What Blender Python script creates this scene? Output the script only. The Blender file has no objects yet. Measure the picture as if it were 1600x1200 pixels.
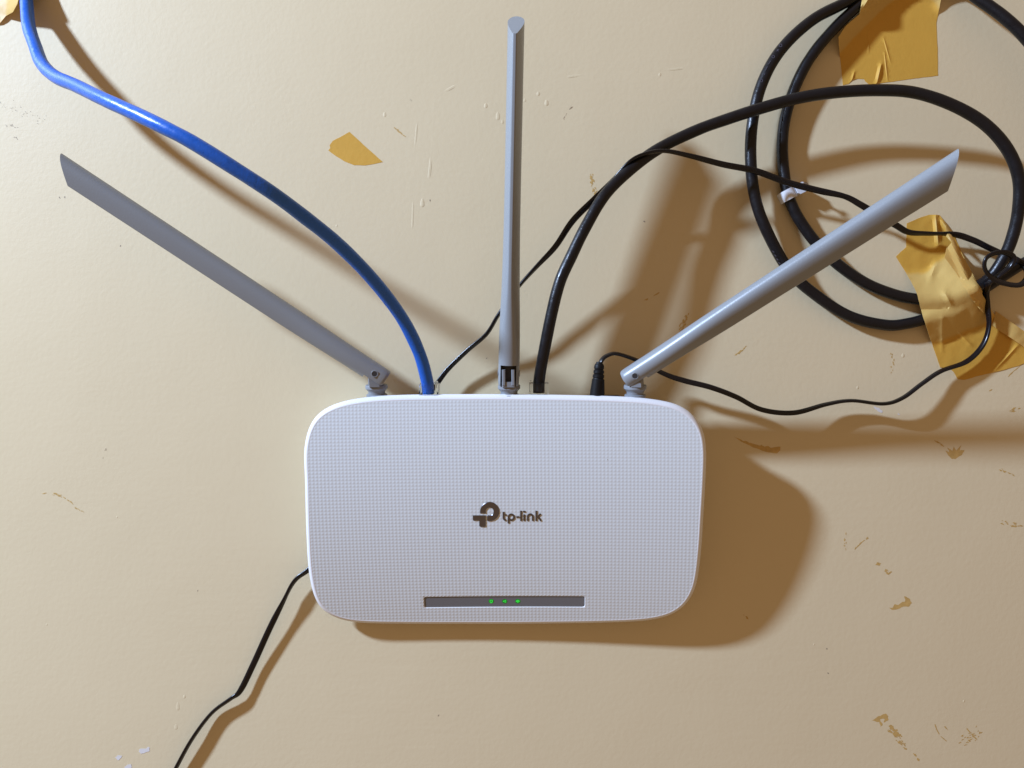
import bpy, bmesh, math, random
import numpy as np
from mathutils import Vector
from mathutils.geometry import delaunay_2d_cdt

random.seed(7); rng = np.random.default_rng(7)
S = 0.001                      # everything below is measured in millimetres
sc = bpy.context.scene
COL = sc.collection

# ------------------------------------------------------------------ camera, light, exposure
CAM_D, FPX = 472.0, 1210.0     # distance of the lens from the wall, focal length in photo pixels
cd = bpy.data.cameras.new('camera'); cam = bpy.data.objects.new('camera', cd); COL.objects.link(cam)
cam.location = (0, -CAM_D*S, 0); cam.rotation_euler = (math.radians(90), 0, 0)
cd.sensor_width = 36.0; cd.lens = 36.0*FPX/1600.0; cd.clip_start = 0.02; cd.clip_end = 50
sc.camera = cam

world = bpy.data.worlds.new('World'); sc.world = world; world.use_nodes = True
bg = world.node_tree.nodes['Background']
bg.inputs['Color'].default_value = (1.0, 0.64, 0.37, 1); bg.inputs['Strength'].default_value = 0.33

LAMP = (-1423.0, -948.0, 701.0)      # x right, y down, distance from the wall
ld = bpy.data.lights.new('room_lamp', 'POINT'); lo = bpy.data.objects.new('room_lamp', ld); COL.objects.link(lo)
lo.location = (LAMP[0]*S, -LAMP[2]*S, -LAMP[1]*S)
ld.energy = 286.0; ld.color = (0.55, 0.707, 1.0); ld.shadow_soft_size = 0.062

sc.view_settings.view_transform = 'Standard'; sc.view_settings.look = 'None'
sc.view_settings.exposure = 0.0; sc.view_settings.gamma = 1.0
sc.render.engine = 'CYCLES'
sc.cycles.max_bounces = 8; sc.cycles.caustics_reflective = False

# ------------------------------------------------------------------ helpers
def at(px, py, h=0.0):
    """point of the place (x right, y down, h off the wall, mm) seen at a photo pixel"""
    k = (CAM_D-h)/FPX
    return np.array([(px-800.0)*k, (py-600.0)*k, h])
def w(p): return (p[0]*S, -p[2]*S, -p[1]*S)

ORG = {}
def link(name, me, parent=None, origin=(0, 0, 0)):
    o = bpy.data.objects.new(name, me); COL.objects.link(o)
    po = np.zeros(3)
    if parent is not None: o.parent = parent; po = ORG[parent.name]
    origin = np.array(origin, float)
    o.location = w(origin-po); ORG[o.name] = origin
    return o
def tag(o, label=None, cat=None, group=None, kind=None):
    for k, v in (('label', label), ('category', cat), ('group', group), ('kind', kind)):
        if v: o[k] = v
    return o
def empty(name, origin): return link(name, None, None, origin)
def build(name, verts, faces, mat, parent=None, origin=None, smooth=True, fix=True, sharp=None):
    """one mesh object from mm points"""
    verts = np.asarray(verts, float)
    if origin is None: origin = verts.mean(0)
    origin = np.asarray(origin, float)
    q = (verts-origin)*S
    q = np.stack([q[:, 0], -q[:, 2], -q[:, 1]], 1)
    me = bpy.data.meshes.new(name)
    me.from_pydata(q.tolist(), [], [list(f)[::-1] for f in faces])
    if fix:
        bm = bmesh.new(); bm.from_mesh(me)
        bmesh.ops.recalc_face_normals(bm, faces=bm.faces); bm.to_mesh(me); bm.free()
    me.validate()
    if smooth:
        me.polygons.foreach_set('use_smooth', [True]*len(me.polygons))
        if sharp is not None: me.set_sharp_from_angle(angle=math.radians(sharp))
    me.materials.append(mat)
    return link(name, me, parent, origin)

def catmull(P, n=10):
    P = np.asarray(P, float); Q = np.vstack([2*P[0]-P[1], P, 2*P[-1]-P[-2]]); out = []
    for i in range(len(P)-1):
        a, b, c, d = Q[i:i+4]
        for k in range(n):
            t = k/n
            out.append(.5*(2*b+(c-a)*t+(2*a-5*b+4*c-d)*t*t+(3*b-a-3*c+d)*t**3))
    out.append(P[-1]); return np.array(out)
def resample(P, step):
    d = np.r_[0, np.cumsum(np.linalg.norm(np.diff(P, axis=0), axis=1))]
    n = max(2, int(d[-1]/step)+1); s = np.linspace(0, d[-1], n)
    return np.stack([np.interp(s, d, P[:, i]) for i in range(3)], 1), s
def tube(P, prof, twist=None, scale=None, up=(0, 0, 1)):
    """sweep a closed profile (k,2) along P; returns verts, faces"""
    n = len(P); T = np.gradient(P, axis=0); T /= np.linalg.norm(T, axis=1)[:, None]+1e-12
    u = np.array(up, float); V = []; k = len(prof)
    if abs(u@T[0]) > .95: u = np.array([1., 0, 0])
    for i in range(n):
        u = u-(u@T[i])*T[i]; u /= np.linalg.norm(u); b = np.cross(T[i], u)
        a = 0 if twist is None else twist[i]; sc_ = 1 if scale is None else scale[i]
        ca, sa = math.cos(a), math.sin(a)
        pu = (prof[:, 0]*ca-prof[:, 1]*sa)*sc_; pb = (prof[:, 0]*sa+prof[:, 1]*ca)*sc_
        V.append(P[i]+pu[:, None]*b+pb[:, None]*u)
    V = np.vstack(V); F = []
    for i in range(n-1):
        for j in range(k):
            a0 = i*k+j; a1 = i*k+(j+1) % k
            F.append((a0, a1, a1+k, a0+k))
    F.append(tuple(range(k))); F.append(tuple(range((n-1)*k, n*k)))
    return V, F
def circle(r, k=16, r2=None):
    a = np.linspace(0, 2*np.pi, k, endpoint=False)
    return np.stack([np.cos(a)*r, np.sin(a)*(r2 or r)], 1)
def box(c, ax, ay, az, sx, sy, sz, ch=0.0):
    """box with axes ax,ay,az (unit) and full sizes, chamfered edges along az if ch"""
    c = np.array(c, float); ax, ay, az = (np.array(a, float) for a in (ax, ay, az))
    x, y = sx/2, sy/2
    if ch: ring = [(x-ch, -y), (x, -y+ch), (x, y-ch), (x-ch, y), (-x+ch, y), (-x, y-ch), (-x, -y+ch), (-x+ch, -y)]
    else: ring = [(x, -y), (x, y), (-x, y), (-x, -y)]
    k = len(ring); V = [c+ax*p+ay*q+az*s*sz/2 for s in (-1, 1) for p, q in ring]
    F = [(i, (i+1) % k, k+(i+1) % k, k+i) for i in range(k)]+[tuple(range(k)), tuple(range(k, 2*k))]
    return V, F
def lathe(c, axis, prof, k=32):
    """prof: (distance along axis, radius)"""
    axis = np.array(axis, float); axis /= np.linalg.norm(axis)
    u = np.cross(axis, [0, 0, 1.0]) if abs(axis[2]) < .9 else np.cross(axis, [1.0, 0, 0]); u /= np.linalg.norm(u); b = np.cross(axis, u)
    a = np.linspace(0, 2*np.pi, k, endpoint=False); V = []
    for d, r in prof: V.append(np.array(c)+axis*d+(np.cos(a)[:, None]*u+np.sin(a)[:, None]*b)*r)
    n = len(prof); V = np.vstack(V); F = []
    for i in range(n-1):
        for j in range(k):
            F.append((i*k+j, i*k+(j+1) % k, (i+1)*k+(j+1) % k, (i+1)*k+j))
    F.append(tuple(range(k))); F.append(tuple(range((n-1)*k, n*k)))
    return V, F
def merge(*parts):
    V = []; F = []; n = 0
    for v, f in parts:
        V += [np.asarray(p, float) for p in v]; F += [tuple(i+n for i in q) for q in f]; n += len(v)
    return V, F

# ------------------------------------------------------------------ materials
def mat(name, base, rough=.4, metal=0.0, spec=.5, **kw):
    m = bpy.data.materials.new(name); m.use_nodes = True
    b = m.node_tree.nodes['Principled BSDF']
    b.inputs['Base Color'].default_value = (*base, 1); b.inputs['Roughness'].default_value = rough
    b.inputs['Metallic'].default_value = metal; b.inputs['Specular IOR Level'].default_value = spec
    for k, v in kw.items(): b.inputs[k.replace('_', ' ')].default_value = v
    return m
def N(m, t, **kw):
    n = m.node_tree.nodes.new(t)
    for k, v in kw.items(): setattr(n, k, v)
    return n
def L(m, a, b): m.node_tree.links.new(a, b)
def noise(m, scale, detail=3, rough=.5, vec=None, dist=0.0):
    n = N(m, 'ShaderNodeTexNoise'); n.inputs['Scale'].default_value = scale; n.inputs['Detail'].default_value = detail
    n.inputs['Roughness'].default_value = rough; n.inputs['Distortion'].default_value = dist
    if vec: L(m, vec, n.inputs['Vector'])
    return n
def coords(m, scale=(1, 1, 1), rot=(0, 0, 0)):
    t = N(m, 'ShaderNodeTexCoord'); mp = N(m, 'ShaderNodeMapping')
    mp.inputs['Scale'].default_value = scale; mp.inputs['Rotation'].default_value = rot
    L(m, t.outputs['Object'], mp.inputs['Vector']); return mp.outputs['Vector']
def bump(m, heights, dist=.0003, strength=1.0):
    """heights: list of (socket, weight)"""
    tot = None
    for s_, wt in heights:
        mu = N(m, 'ShaderNodeMath', operation='MULTIPLY'); L(m, s_, mu.inputs[0]); mu.inputs[1].default_value = wt
        if tot is None: tot = mu.outputs[0]
        else:
            ad = N(m, 'ShaderNodeMath', operation='ADD'); L(m, tot, ad.inputs[0]); L(m, mu.outputs[0], ad.inputs[1]); tot = ad.outputs[0]
    b = N(m, 'ShaderNodeBump'); b.inputs['Strength'].default_value = strength; b.inputs['Distance'].default_value = dist
    L(m, tot, b.inputs['Height']); L(m, b.outputs['Normal'], m.node_tree.nodes['Principled BSDF'].inputs['Normal'])
def vary(m, base, amount, scale, vec=None, tint=(1, 1, 1), detail=3):
    """soft mottling of the base colour"""
    n = noise(m, scale, detail, .6, vec)
    mx = N(m, 'ShaderNodeMix', data_type='RGBA'); 
    mx.inputs[6].default_value = (*[c*(1-amount) for c in base], 1)
    mx.inputs[7].default_value = (*[min(1, c*(1+amount)*t) for c, t in zip(base, tint)], 1)
    L(m, n.outputs['Fac'], mx.inputs[0]); L(m, mx.outputs[2], m.node_tree.nodes['Principled BSDF'].inputs['Base Color'])
def rough_vary(m, lo_, hi_, scale, vec=None):
    n = noise(m, scale, 4, .6, vec); r = N(m, 'ShaderNodeMapRange')
    r.inputs['From Min'].default_value = .3; r.inputs['From Max'].default_value = .7
    r.inputs['To Min'].default_value = lo_; r.inputs['To Max'].default_value = hi_
    L(m, n.outputs['Fac'], r.inputs['Value']); L(m, r.outputs[0], m.node_tree.nodes['Principled BSDF'].inputs['Roughness'])

WALLC = (0.70, 0.605, 0.392)
M = {}
m = M['wall'] = mat('wall_paint', WALLC, .5, spec=.35)
v0 = coords(m)
vary(m, WALLC, .035, 7, v0, (1, 1.0, 1.01), 6)
n1 = noise(m, 330, 4, .55, v0)                                   # roller stipple
n2 = noise(m, 60, 3, .5, coords(m, (.22, 1, 2.6), (0, math.radians(4), 0)))   # brush drag, nearly level
n3 = noise(m, 210, 2, .5, coords(m, (.12, 1, 2.0), (0, math.radians(-3), 0)))
n4 = noise(m, 14, 2, .5, v0)
n5 = noise(m, 1300, 2, .5, v0)
nm = noise(m, 5, 2, .5, v0); rg = N(m, 'ShaderNodeMapRange'); rg.inputs['From Min'].default_value = .42; rg.inputs['From Max'].default_value = .62; L(m, nm.outputs['Fac'], rg.inputs['Value'])
mk_ = N(m, 'ShaderNodeMath', operation='MULTIPLY'); L(m, n2.outputs['Fac'], mk_.inputs[0]); L(m, rg.outputs[0], mk_.inputs[1])
bump(m, [(n1.outputs['Fac'], .24), (mk_.outputs[0], .20), (n3.outputs['Fac'], .04), (n4.outputs['Fac'], 1.1), (n5.outputs['Fac'], .06)], .00036)
m = M['white'] = mat('white_plastic', (.77, .785, .80), .38, spec=.45)
bump(m, [(noise(m, 900, 2, .5, coords(m)).outputs['Fac'], 1)], .00003)
m = M['textured'] = mat('white_textured_plastic', (.67, .72, .735), .42, spec=.45)
rough_vary(m, .36, .5, 40, coords(m))
m = M['shell'] = mat('white_back_shell', (.70, .70, .70), .5)
bump(m, [(noise(m, 700, 2, .5, coords(m)).outputs['Fac'], 1)], .00004)
m = M['grey'] = mat('grey_antenna_plastic', (.255, .28, .298), .32, spec=.5)
rough_vary(m, .27, .37, 60, coords(m)); bump(m, [(noise(m, 1100, 2, .5, coords(m)).outputs['Fac'], 1)], .00003)
m = M['collar'] = mat('grey_collar_plastic', (.225, .245, .265), .42)
bump(m, [(noise(m, 900, 2, .5, coords(m)).outputs['Fac'], 1)], .00003)
m = M['slot'] = mat('dark_shade_plastic', (.03, .03, .033), .5)  # shade of slots and recesses put into a near-black colour
vary(m, (.03, .03, .033), .2, 200)
m = M['panel'] = mat('grey_status_strip', (.16, .165, .175), .36)
vary(m, (.16, .165, .175), .06, 120)
m = M['chrome'] = mat('dark_chrome', (.20, .20, .23), .24, 1.0)
rough_vary(m, .22, .36, 300, coords(m))
m = M['led'] = mat('green_light', (.02, .3, .03), .5)
m.node_tree.nodes['Principled BSDF'].inputs['Emission Color'].default_value = (.03, .80, .06, 1)
m.node_tree.nodes['Principled BSDF'].inputs['Emission Strength'].default_value = .6
m = M['ledglow'] = mat('green_light_halo', (.01, .16, .02), .5)  # faint emission imitating the glow round each indicator light
m.node_tree.nodes['Principled BSDF'].inputs['Emission Color'].default_value = (.01, .5, .03, 1)
m.node_tree.nodes['Principled BSDF'].inputs['Emission Strength'].default_value = .12
m = M['blue'] = mat('blue_jacket', (.005, .112, .54), .36, spec=.6)
vary(m, (.005, .112, .54), .08, 90); rough_vary(m, .22, .45, 260, coords(m))
bump(m, [(noise(m, 240, 3, .6, coords(m)).outputs['Fac'], .7), (noise(m, 1500, 2, .5, coords(m)).outputs['Fac'], .15)], .00025)
m = M['black'] = mat('black_jacket', (.006, .0064, .0085), .36, spec=.36)
rough_vary(m, .24, .48, 150, coords(m))
bump(m, [(noise(m, 300, 3, .6, coords(m)).outputs['Fac'], .6), (noise(m, 2000, 2, .5, coords(m)).outputs['Fac'], .25)], .00025)
m = M['cord'] = mat('black_cord', (.005, .005, .007), .22, spec=.42)
rough_vary(m, .18, .32, 200, coords(m))
m = M['rubber'] = mat('black_rubber', (.006, .006, .007), .5, spec=.22)
bump(m, [(noise(m, 1200, 3, .6, coords(m)).outputs['Fac'], 1)], .0001)
m = M['print'] = mat('faint_print', (.085, .085, .12), .6)
vary(m, (.085, .085, .12), .4, 900)
m = M['clear'] = mat('clear_plastic', (.97, .98, .98), .05, spec=.4, Transmission_Weight=1.0, IOR=1.32)
rough_vary(m, .02, .08, 200, coords(m))
m = M['clip'] = mat('white_clip_plastic', (.74, .77, .82), .4)
vary(m, (.74, .77, .82), .04, 250)
m = M['steel'] = mat('nail_steel', (.35, .34, .33), .35, 1.0)
rough_vary(m, .25, .5, 500, coords(m))
TAPEC = (.73, .435, .07)
def tape_mat(name, base, rough, trans):
    m = mat(name, base, rough, spec=.32)
    vary(m, base, .06, 45, coords(m), detail=4)
    pb = m.node_tree.nodes['Principled BSDF']; old = pb.inputs['Base Color'].links[0].from_socket
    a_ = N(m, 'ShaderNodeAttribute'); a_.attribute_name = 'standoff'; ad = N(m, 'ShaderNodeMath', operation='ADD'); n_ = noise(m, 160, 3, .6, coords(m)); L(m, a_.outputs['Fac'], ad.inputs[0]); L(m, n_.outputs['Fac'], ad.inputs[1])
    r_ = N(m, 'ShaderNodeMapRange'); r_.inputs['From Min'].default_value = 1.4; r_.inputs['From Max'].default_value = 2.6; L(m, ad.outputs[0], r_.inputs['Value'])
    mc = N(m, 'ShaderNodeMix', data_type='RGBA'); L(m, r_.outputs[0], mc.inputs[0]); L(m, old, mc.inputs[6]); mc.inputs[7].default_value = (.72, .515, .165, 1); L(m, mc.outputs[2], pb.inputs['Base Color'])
    bump(m, [(noise(m, 130, 4, .6, coords(m)).outputs['Fac'], .5), (noise(m, 1500, 2, .5, coords(m, (1, 1, .35))).outputs['Fac'], .10)], .0004)
    nt = m.node_tree; b = nt.nodes['Principled BSDF']; out = nt.nodes['Material Output']
    tr = nt.nodes.new('ShaderNodeBsdfTranslucent'); tr.inputs['Color'].default_value = (*[min(1, c*1.3) for c in base], 1)
    mx = nt.nodes.new('ShaderNodeMixShader'); mx.inputs[0].default_value = trans
    nt.links.new(b.outputs[0], mx.inputs[1]); nt.links.new(tr.outputs[0], mx.inputs[2]); nt.links.new(mx.outputs[0], out.inputs['Surface'])
    return m
M['tape'] = tape_mat('amber_masking_tape', TAPEC, .6, .18)
M['tapefree'] = tape_mat('amber_tape_lifted', (.72, .52, .18), .48, .32)
m = M['residue'] = mat('tape_glue_residue', (.54, .36, .12), .65)
vary(m, (.54, .36, .12), .3, 400, coords(m))
m = M['scuff'] = mat('wall_scuff', (.30, .25, .18), .7)
vary(m, (.30, .25, .18), .25, 500, coords(m))
m = M['plaster'] = mat('bare_plaster', (.70, .69, .68), .7)
vary(m, (.70, .69, .68), .05, 400, coords(m))

# ------------------------------------------------------------------ the wall
X, Y = 1700.0, 1250.0
nx, ny = 34, 26
gx, gy = np.meshgrid(np.linspace(-X, X, nx), np.linspace(-Y, Y, ny))
V = np.stack([gx.ravel(), gy.ravel(), np.zeros(gx.size)], 1)
F = [(j*nx+i, j*nx+i+1, (j+1)*nx+i+1, (j+1)*nx+i) for j in range(ny-1) for i in range(nx-1)]
wall = build('wall', V, F, M['wall'], origin=(0, 0, 0), fix=False)
if wall.data.polygons[0].normal.y > 0: wall.data.flip_normals()
tag(wall, 'cream painted wall with brush marks, paint drips and glue traces behind the router', kind='structure')

# ------------------------------------------------------------------ router frame: the tilted plane of its face
RH, RT, RU, Y0 = 24.75, .137, .036, 75.0        # height of the face over the wall: RH-(y-Y0)*RT+x*RU
def face_h(x, y): return RH-(y-Y0)*RT+x*RU
def ray_face(px, py, off=0.0):
    a = np.array([(px-800.0)/FPX, (py-600.0)/FPX])
    h = (RH+off-a[1]*CAM_D*RT+Y0*RT+a[0]*CAM_D*RU)/(1-a[1]*RT+a[0]*RU)
    return np.array([a[0]*(CAM_D-h), a[1]*(CAM_D-h), h])
nrm = np.array([-RU, RT, 1.0]); nrm /= np.linalg.norm(nrm)
eu = np.array([1.0, -.010, RU+.010*RT]); eu /= np.linalg.norm(eu)
ev = np.cross(nrm, eu); ev /= np.linalg.norm(ev)
if ev[1] < 0: ev = -ev
O0 = np.array([0, Y0, RH])
def loc(p): d = np.asarray(p)-O0; return np.array([d@eu, d@ev])
def warp(u, v): return -1.5+3.6*(u/114.0)**2-1.06*(u/110.0)*(v/66.0)-4.52*(v/69.0)**2     # the cover is slightly dished and twisted
def face(u, v, n=0.0): return O0+eu*u+ev*v+nrm*(n+warp(u, v))
def uv(px, py, n=0.0):
    """place on the (warped) face seen at a photo pixel"""
    q_ = loc(ray_face(px, py)); J = CAM_D/FPX*.94
    for _ in range(14):
        p = face(*q_, n); x = 800+p[0]*FPX/(CAM_D-p[2]); y = 600+p[1]*FPX/(CAM_D-p[2])
        q_ = q_+np.array([(px-x), (py-y)])*J
    return q_
OUT = [(475,712),(476.5,750),(477.5,795),(479,840),(481,877),(484.5,905),(491,931),(502,950),(519,962),(543,970),(580,973.5),(650,974.5),(720,974.5),(790,974.5),(870,973.8),(945,972.5),(1006,969.5),(1043,962),(1066,949),(1081,930),(1090,904),(1096,855),(1099.5,800),(1102,757),(1103.5,717),(1103,697),(1099.5,676),(1089,655),(1073,640),(1052,630),(1018,623.5),(979,620),(900,617.5),(795,616),(720,616),(665,616.3),(609,617.8),(575,620.5),(539,626.5),(512,636.5),(494,650),(483,668),(477,690)]
P = np.array([uv(*p, -2.4) for p in OUT])       # the seen outline is the widest line of the rim
Q = np.vstack([P[-2:], P, P[:3]])
C3 = catmull(np.column_stack([Q, np.zeros(len(Q))]), 8)[16:-16]
outl, _ = resample(np.vstack([C3, C3[:1]]), 1.5); outl = outl[:-1, :2]
for _ in range(6): outl = .5*outl+.25*np.roll(outl, 1, 0)+.25*np.roll(outl, -1, 0)
def inset(o, d):
    t = np.roll(o, -1, 0)-np.roll(o, 1, 0); t /= np.linalg.norm(t, axis=1)[:, None]
    n = np.stack([-t[:, 1], t[:, 0]], 1)
    if ((o-o.mean(0))*n).sum() > 0: n = -n
    return o+n*d
def inside(pts, poly):
    x, y = pts[:, 0], pts[:, 1]; c = np.zeros(len(pts), bool)
    for (x0, y0), (x1, y1) in zip(poly, np.roll(poly, -1, 0)):
        k = ((y0 > y) != (y1 > y))
        if y1 != y0: c ^= k & (x < (x1-x0)*(y-y0)/(y1-y0)+x0)
    return c
def crown(u, v): return 0.0

router = tag(empty('wifi_router', face(0, 0, -12)), 'white rectangular wireless router with three grey antennas mounted on the cream wall', 'router')

# rim and back shell as one loft
k = len(outl); rings = []
def ring(d, nfun):
    o = inset(outl, d); return [face(u, v, nfun(u, v)) for u, v in o]
BACK = 6.2
def backn(t): return lambda u, v: -(1-t)*3.4-t*max(3.6, (face_h(*(O0+eu*u+ev*v)[:2])-BACK))
spec = [(3.1, lambda u, v: -7.0), (3.0, lambda u, v: .0), (2.75, lambda u, v: .08), (2.2, lambda u, v: .05), (1.5, lambda u, v: -.35), (.8, lambda u, v: -.95), (.25, lambda u, v: -1.75), (0, lambda u, v: -2.6), (.05, lambda u, v: -3.2)]
V = []; F = []
for d, f in spec: V += ring(d, f)
nr = len(spec)
for i in range(nr-1):
    for j in range(k): F.append((i*k+j, i*k+(j+1) % k, (i+1)*k+(j+1) % k, (i+1)*k+j))
build('rim', V, F, M['white'], router, sharp=40)
spec = [(.6, backn(0.0)), (1.4, backn(.12)), (2.6, backn(.3)), (4.5, backn(.55)), (7, backn(.8)), (10, backn(.95)), (14, backn(1.0))]
V = []; F = []
for d, f in spec: V += ring(d, f)
nr = len(spec)
for i in range(nr-1):
    for j in range(k): F.append((i*k+j, i*k+(j+1) % k, (i+1)*k+(j+1) % k, (i+1)*k+j))
F.append(tuple(range((nr-1)*k, nr*k)))
build('back_shell', V, F, M['shell'], router, sharp=50)

# textured cover: every bump of the relief is in the mesh
PU, PV, SUB = 2.12, 2.0, 5
pan = np.array([uv(*p) for p in ((663, 934.5), (912, 932.5), (913, 947), (664, 949))])
pu0, pu1 = pan[:, 0].min(), pan[:, 0].max(); pv0, pv1 = pan[:, 1].min(), pan[:, 1].max()
du, dv = PU/SUB, PV/SUB
us = np.arange(-118, 118, du); vs = np.arange(-72, 72, dv)
U, Vv = np.meshgrid(us, vs)
iu, iv = np.meshgrid(np.arange(len(us)) % SUB, np.arange(len(vs)) % SUB)
prof = np.array([0, .40, .80])[[0, 1, 2, 2, 1]]
rad = np.hypot(np.array([1.0, .6, .2])[[0, 1, 2, 2, 1]][iu], np.array([1.0, .6, .2])[[0, 1, 2, 2, 1]][iv])
H = .135*np.exp(-(rad/.62)**2)-.02
H = H+crown(U, Vv)*.5
inp = (U > pu0-.3) & (U < pu1+.3) & (Vv > pv0-.3) & (Vv < pv1+.3)
H[inp] = -.60
pts = np.stack([U.ravel(), Vv.ravel()], 1)
ok = inside(pts, inset(outl, 2.35)).reshape(U.shape)
H = np.minimum(H, 10)
H = H+warp(U, Vv)
co = O0+U[..., None]*eu+Vv[..., None]*ev+H[..., None]*nrm
idx = -np.ones(U.shape, int); idx[ok] = np.arange(ok.sum())
q = np.stack([idx[:-1, :-1], idx[:-1, 1:], idx[1:, 1:], idx[1:, :-1]], -1).reshape(-1, 4)
q = q[(q >= 0).all(1)]
cover = build('front_cover', co[ok], q.tolist(), M['textured'], router, fix=False)
if cover.data.polygons[0].normal.y > 0: cover.data.flip_normals()

# status strip, recessed, with three green indicator lights
def rrect(u0, u1, v0, v1, r, k=5, fine=False):
    pts = []
    for cx, cy, a0 in ((u1-r, v1-r, 0), (u0+r, v1-r, 90), (u0+r, v0+r, 180), (u1-r, v0+r, 270)):
        for i in range(k):
            a = math.radians(a0+90*i/(k-1)); pts.append((cx+r*math.cos(a), cy+r*math.sin(a)))
    if fine:
        out = []
        for a, b in zip(pts, pts[1:]+pts[:1]):
            n_ = max(1, int(math.hypot(a[0]-b[0], a[1]-b[1])/3)); out += [(a[0]+(b[0]-a[0])*i/n_, a[1]+(b[1]-a[1])*i/n_) for i in range(n_)]
        return out
    return pts
def plate(poly, n0, n1, cr=0.5, bev=.0):
    pp = np.array(poly); k = len(pp)
    f = lambda p, n: face(p[0], p[1], n+crown(*p)*cr)
    V = [f(p, n0) for p in pp]
    F = [tuple(range(k))]
    if bev:
        V += [f(p, n1-bev) for p in pp]; c = inset(pp, bev); V += [f(p, n1) for p in c]
        for a in (0, 1): F += [(a*k+i, a*k+(i+1) % k, (a+1)*k+(i+1) % k, (a+1)*k+i) for i in range(k)]
        F.append(tuple(range(2*k, 3*k)))
    else:
        V += [f(p, n1) for p in pp]; F += [(i, (i+1) % k, k+(i+1) % k, k+i) for i in range(k)]+[tuple(range(k, 2*k))]
    return V, F
pp = rrect(pu0-.05, pu1+.05, pv0-.05, pv1+.05, 1.0, 5, True)
cols = np.unique(np.round(np.r_[np.linspace(pu0-.05, pu1+.05, 40), [pu0+.1, pu0+.35, pu1-.1, pu1-.35]], 4)); V = []
for u in cols:
    e = min(u-(pu0-.05), (pu1+.05)-u); cut = 1-math.sqrt(max(0, 1-(1-min(1, e))**2))
    V += [face(u, pv0-.05+cut, n_) for n_ in (-.36,)]+[face(u, pv1+.05-cut, -.36), face(u, pv1+.05-cut, -1.2), face(u, pv0-.05+cut, -1.2)]
F = [(i*4+a, (i+1)*4+a, (i+1)*4+(a+1) % 4, i*4+(a+1) % 4) for i in range(len(cols)-1) for a in range(4)]+[(0, 1, 2, 3), tuple(range(len(V)-4, len(V)))]
strip = build('status_strip', V, F, M['panel'], router, smooth=False)
# pale moulded lip round the strip (its lower edge catches the lamp)
po = np.array(rrect(pu0-.75, pu1+.75, pv0-.75, pv1+.75, 1.5, 5, True)); pp = [(p[0]*(pu1-pu0+.1)/(pu1-pu0+1.5)+(pu0+pu1)/2*(1-(pu1-pu0+.1)/(pu1-pu0+1.5)), (p[1]-(pv0+pv1)/2)*(pv1-pv0+.1)/(pv1-pv0+1.5)+(pv0+pv1)/2) for p in po]; k2 = len(po)
pi_ = np.array(pp); V = [face(*p, -.9) for p in po]+[face(p[0], p[1], crown(*p)*.5+.06) for p in po]+[face(p[0], p[1], crown(*p)*.5+.02) for p in inset(po, .35)]+[face(*p, -.9) for p in pi_]
F = [(a*k2+i, a*k2+(i+1) % k2, (a+1)*k2+(i+1) % k2, (a+1)*k2+i) for a in range(3) for i in range(k2)]+[(3*k2+i, 3*k2+(i+1) % k2, (i+1) % k2, i) for i in range(k2)]
build('strip_lip', V, F, M['white'], router, sharp=30)
def frame(outer, innr, n0, n1):
    k = len(outer); V = [face(*p, n0) for p in outer]+[face(*p, n1) for p in outer]+[face(*p, n1) for p in innr]+[face(*p, n0) for p in innr]
    F = [(a*k+i, a*k+(i+1) % k, ((a+1) % 4)*k+(i+1) % k, ((a+1) % 4)*k+i) for a in range(4) for i in range(k)]
    return V, F
def disc(cu, cv, r, kk=20, rv=None): return [(cu+r*math.cos(2*math.pi*i/kk), cv+(rv or r)*math.sin(2*math.pi*i/kk)) for i in range(kk)]
for i, px in enumerate((767.5, 788.5, 809.0)):
    cu, cv = uv(px, 939.8)
    if i == 0:
        a = rrect(cu-.95, cu+.95, cv-.95, cv+.85, .4); b = rrect(cu-.45, cu+.45, cv-.42, cv+.35, .12)
        g = merge(frame(a, b, -.36, -.29), plate(rrect(cu-.6, cu+.6, cv+.95, cv+1.25, .1), -.36, -.30, 0))
    elif i == 1:
        a = [(cu-1.45, cv), (cu-1.2, cv-.35), (cu+.75, cv-1.2), (cu+1.1, cv-.95), (cu+1.1, cv+.95), (cu+.75, cv+1.2), (cu-1.2, cv+.35)]
        a = [(cu+(x-cu)*.8, cv+(y-cv)*.8) for x, y in a]; b = [(cu+(x-cu)*.38+.1, cv+(y-cv)*.38) for x, y in a]
        g = frame(a, b, -.36, -.29)
    else:
        a = [(cu-1.7, cv-.1), (cu-.8, cv-.95), (cu, cv-1.2), (cu+.8, cv-.95), (cu+1.7, cv-.1), (cu+.7, cv+.85), (cu, cv+1.3), (cu-.7, cv+.85)]
        a = [(cu+(x-cu)*.8, cv+(y-cv)*.8) for x, y in a]; b = [(cu+(x-cu)*.3, cv+(y-cv)*.3) for x, y in a]
        g = merge(frame(a, b, -.36, -.29), plate(disc(cu, cv, .3, 8), -.36, -.28, 0))
    li = build('indicator_light', *g, M['led'], router, smooth=False)
    li['label'] = ('green light shaped as a small square', 'green light shaped as a small triangle', 'green light shaped as a small fan')[i]
    hal = plate(disc(cu, cv, 1.6, 24, 1.45), -.36, -.33, 0)
    build('light_halo', *hal, M['ledglow'], li, smooth=False)  # disc added as the painted glow under the light

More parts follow.
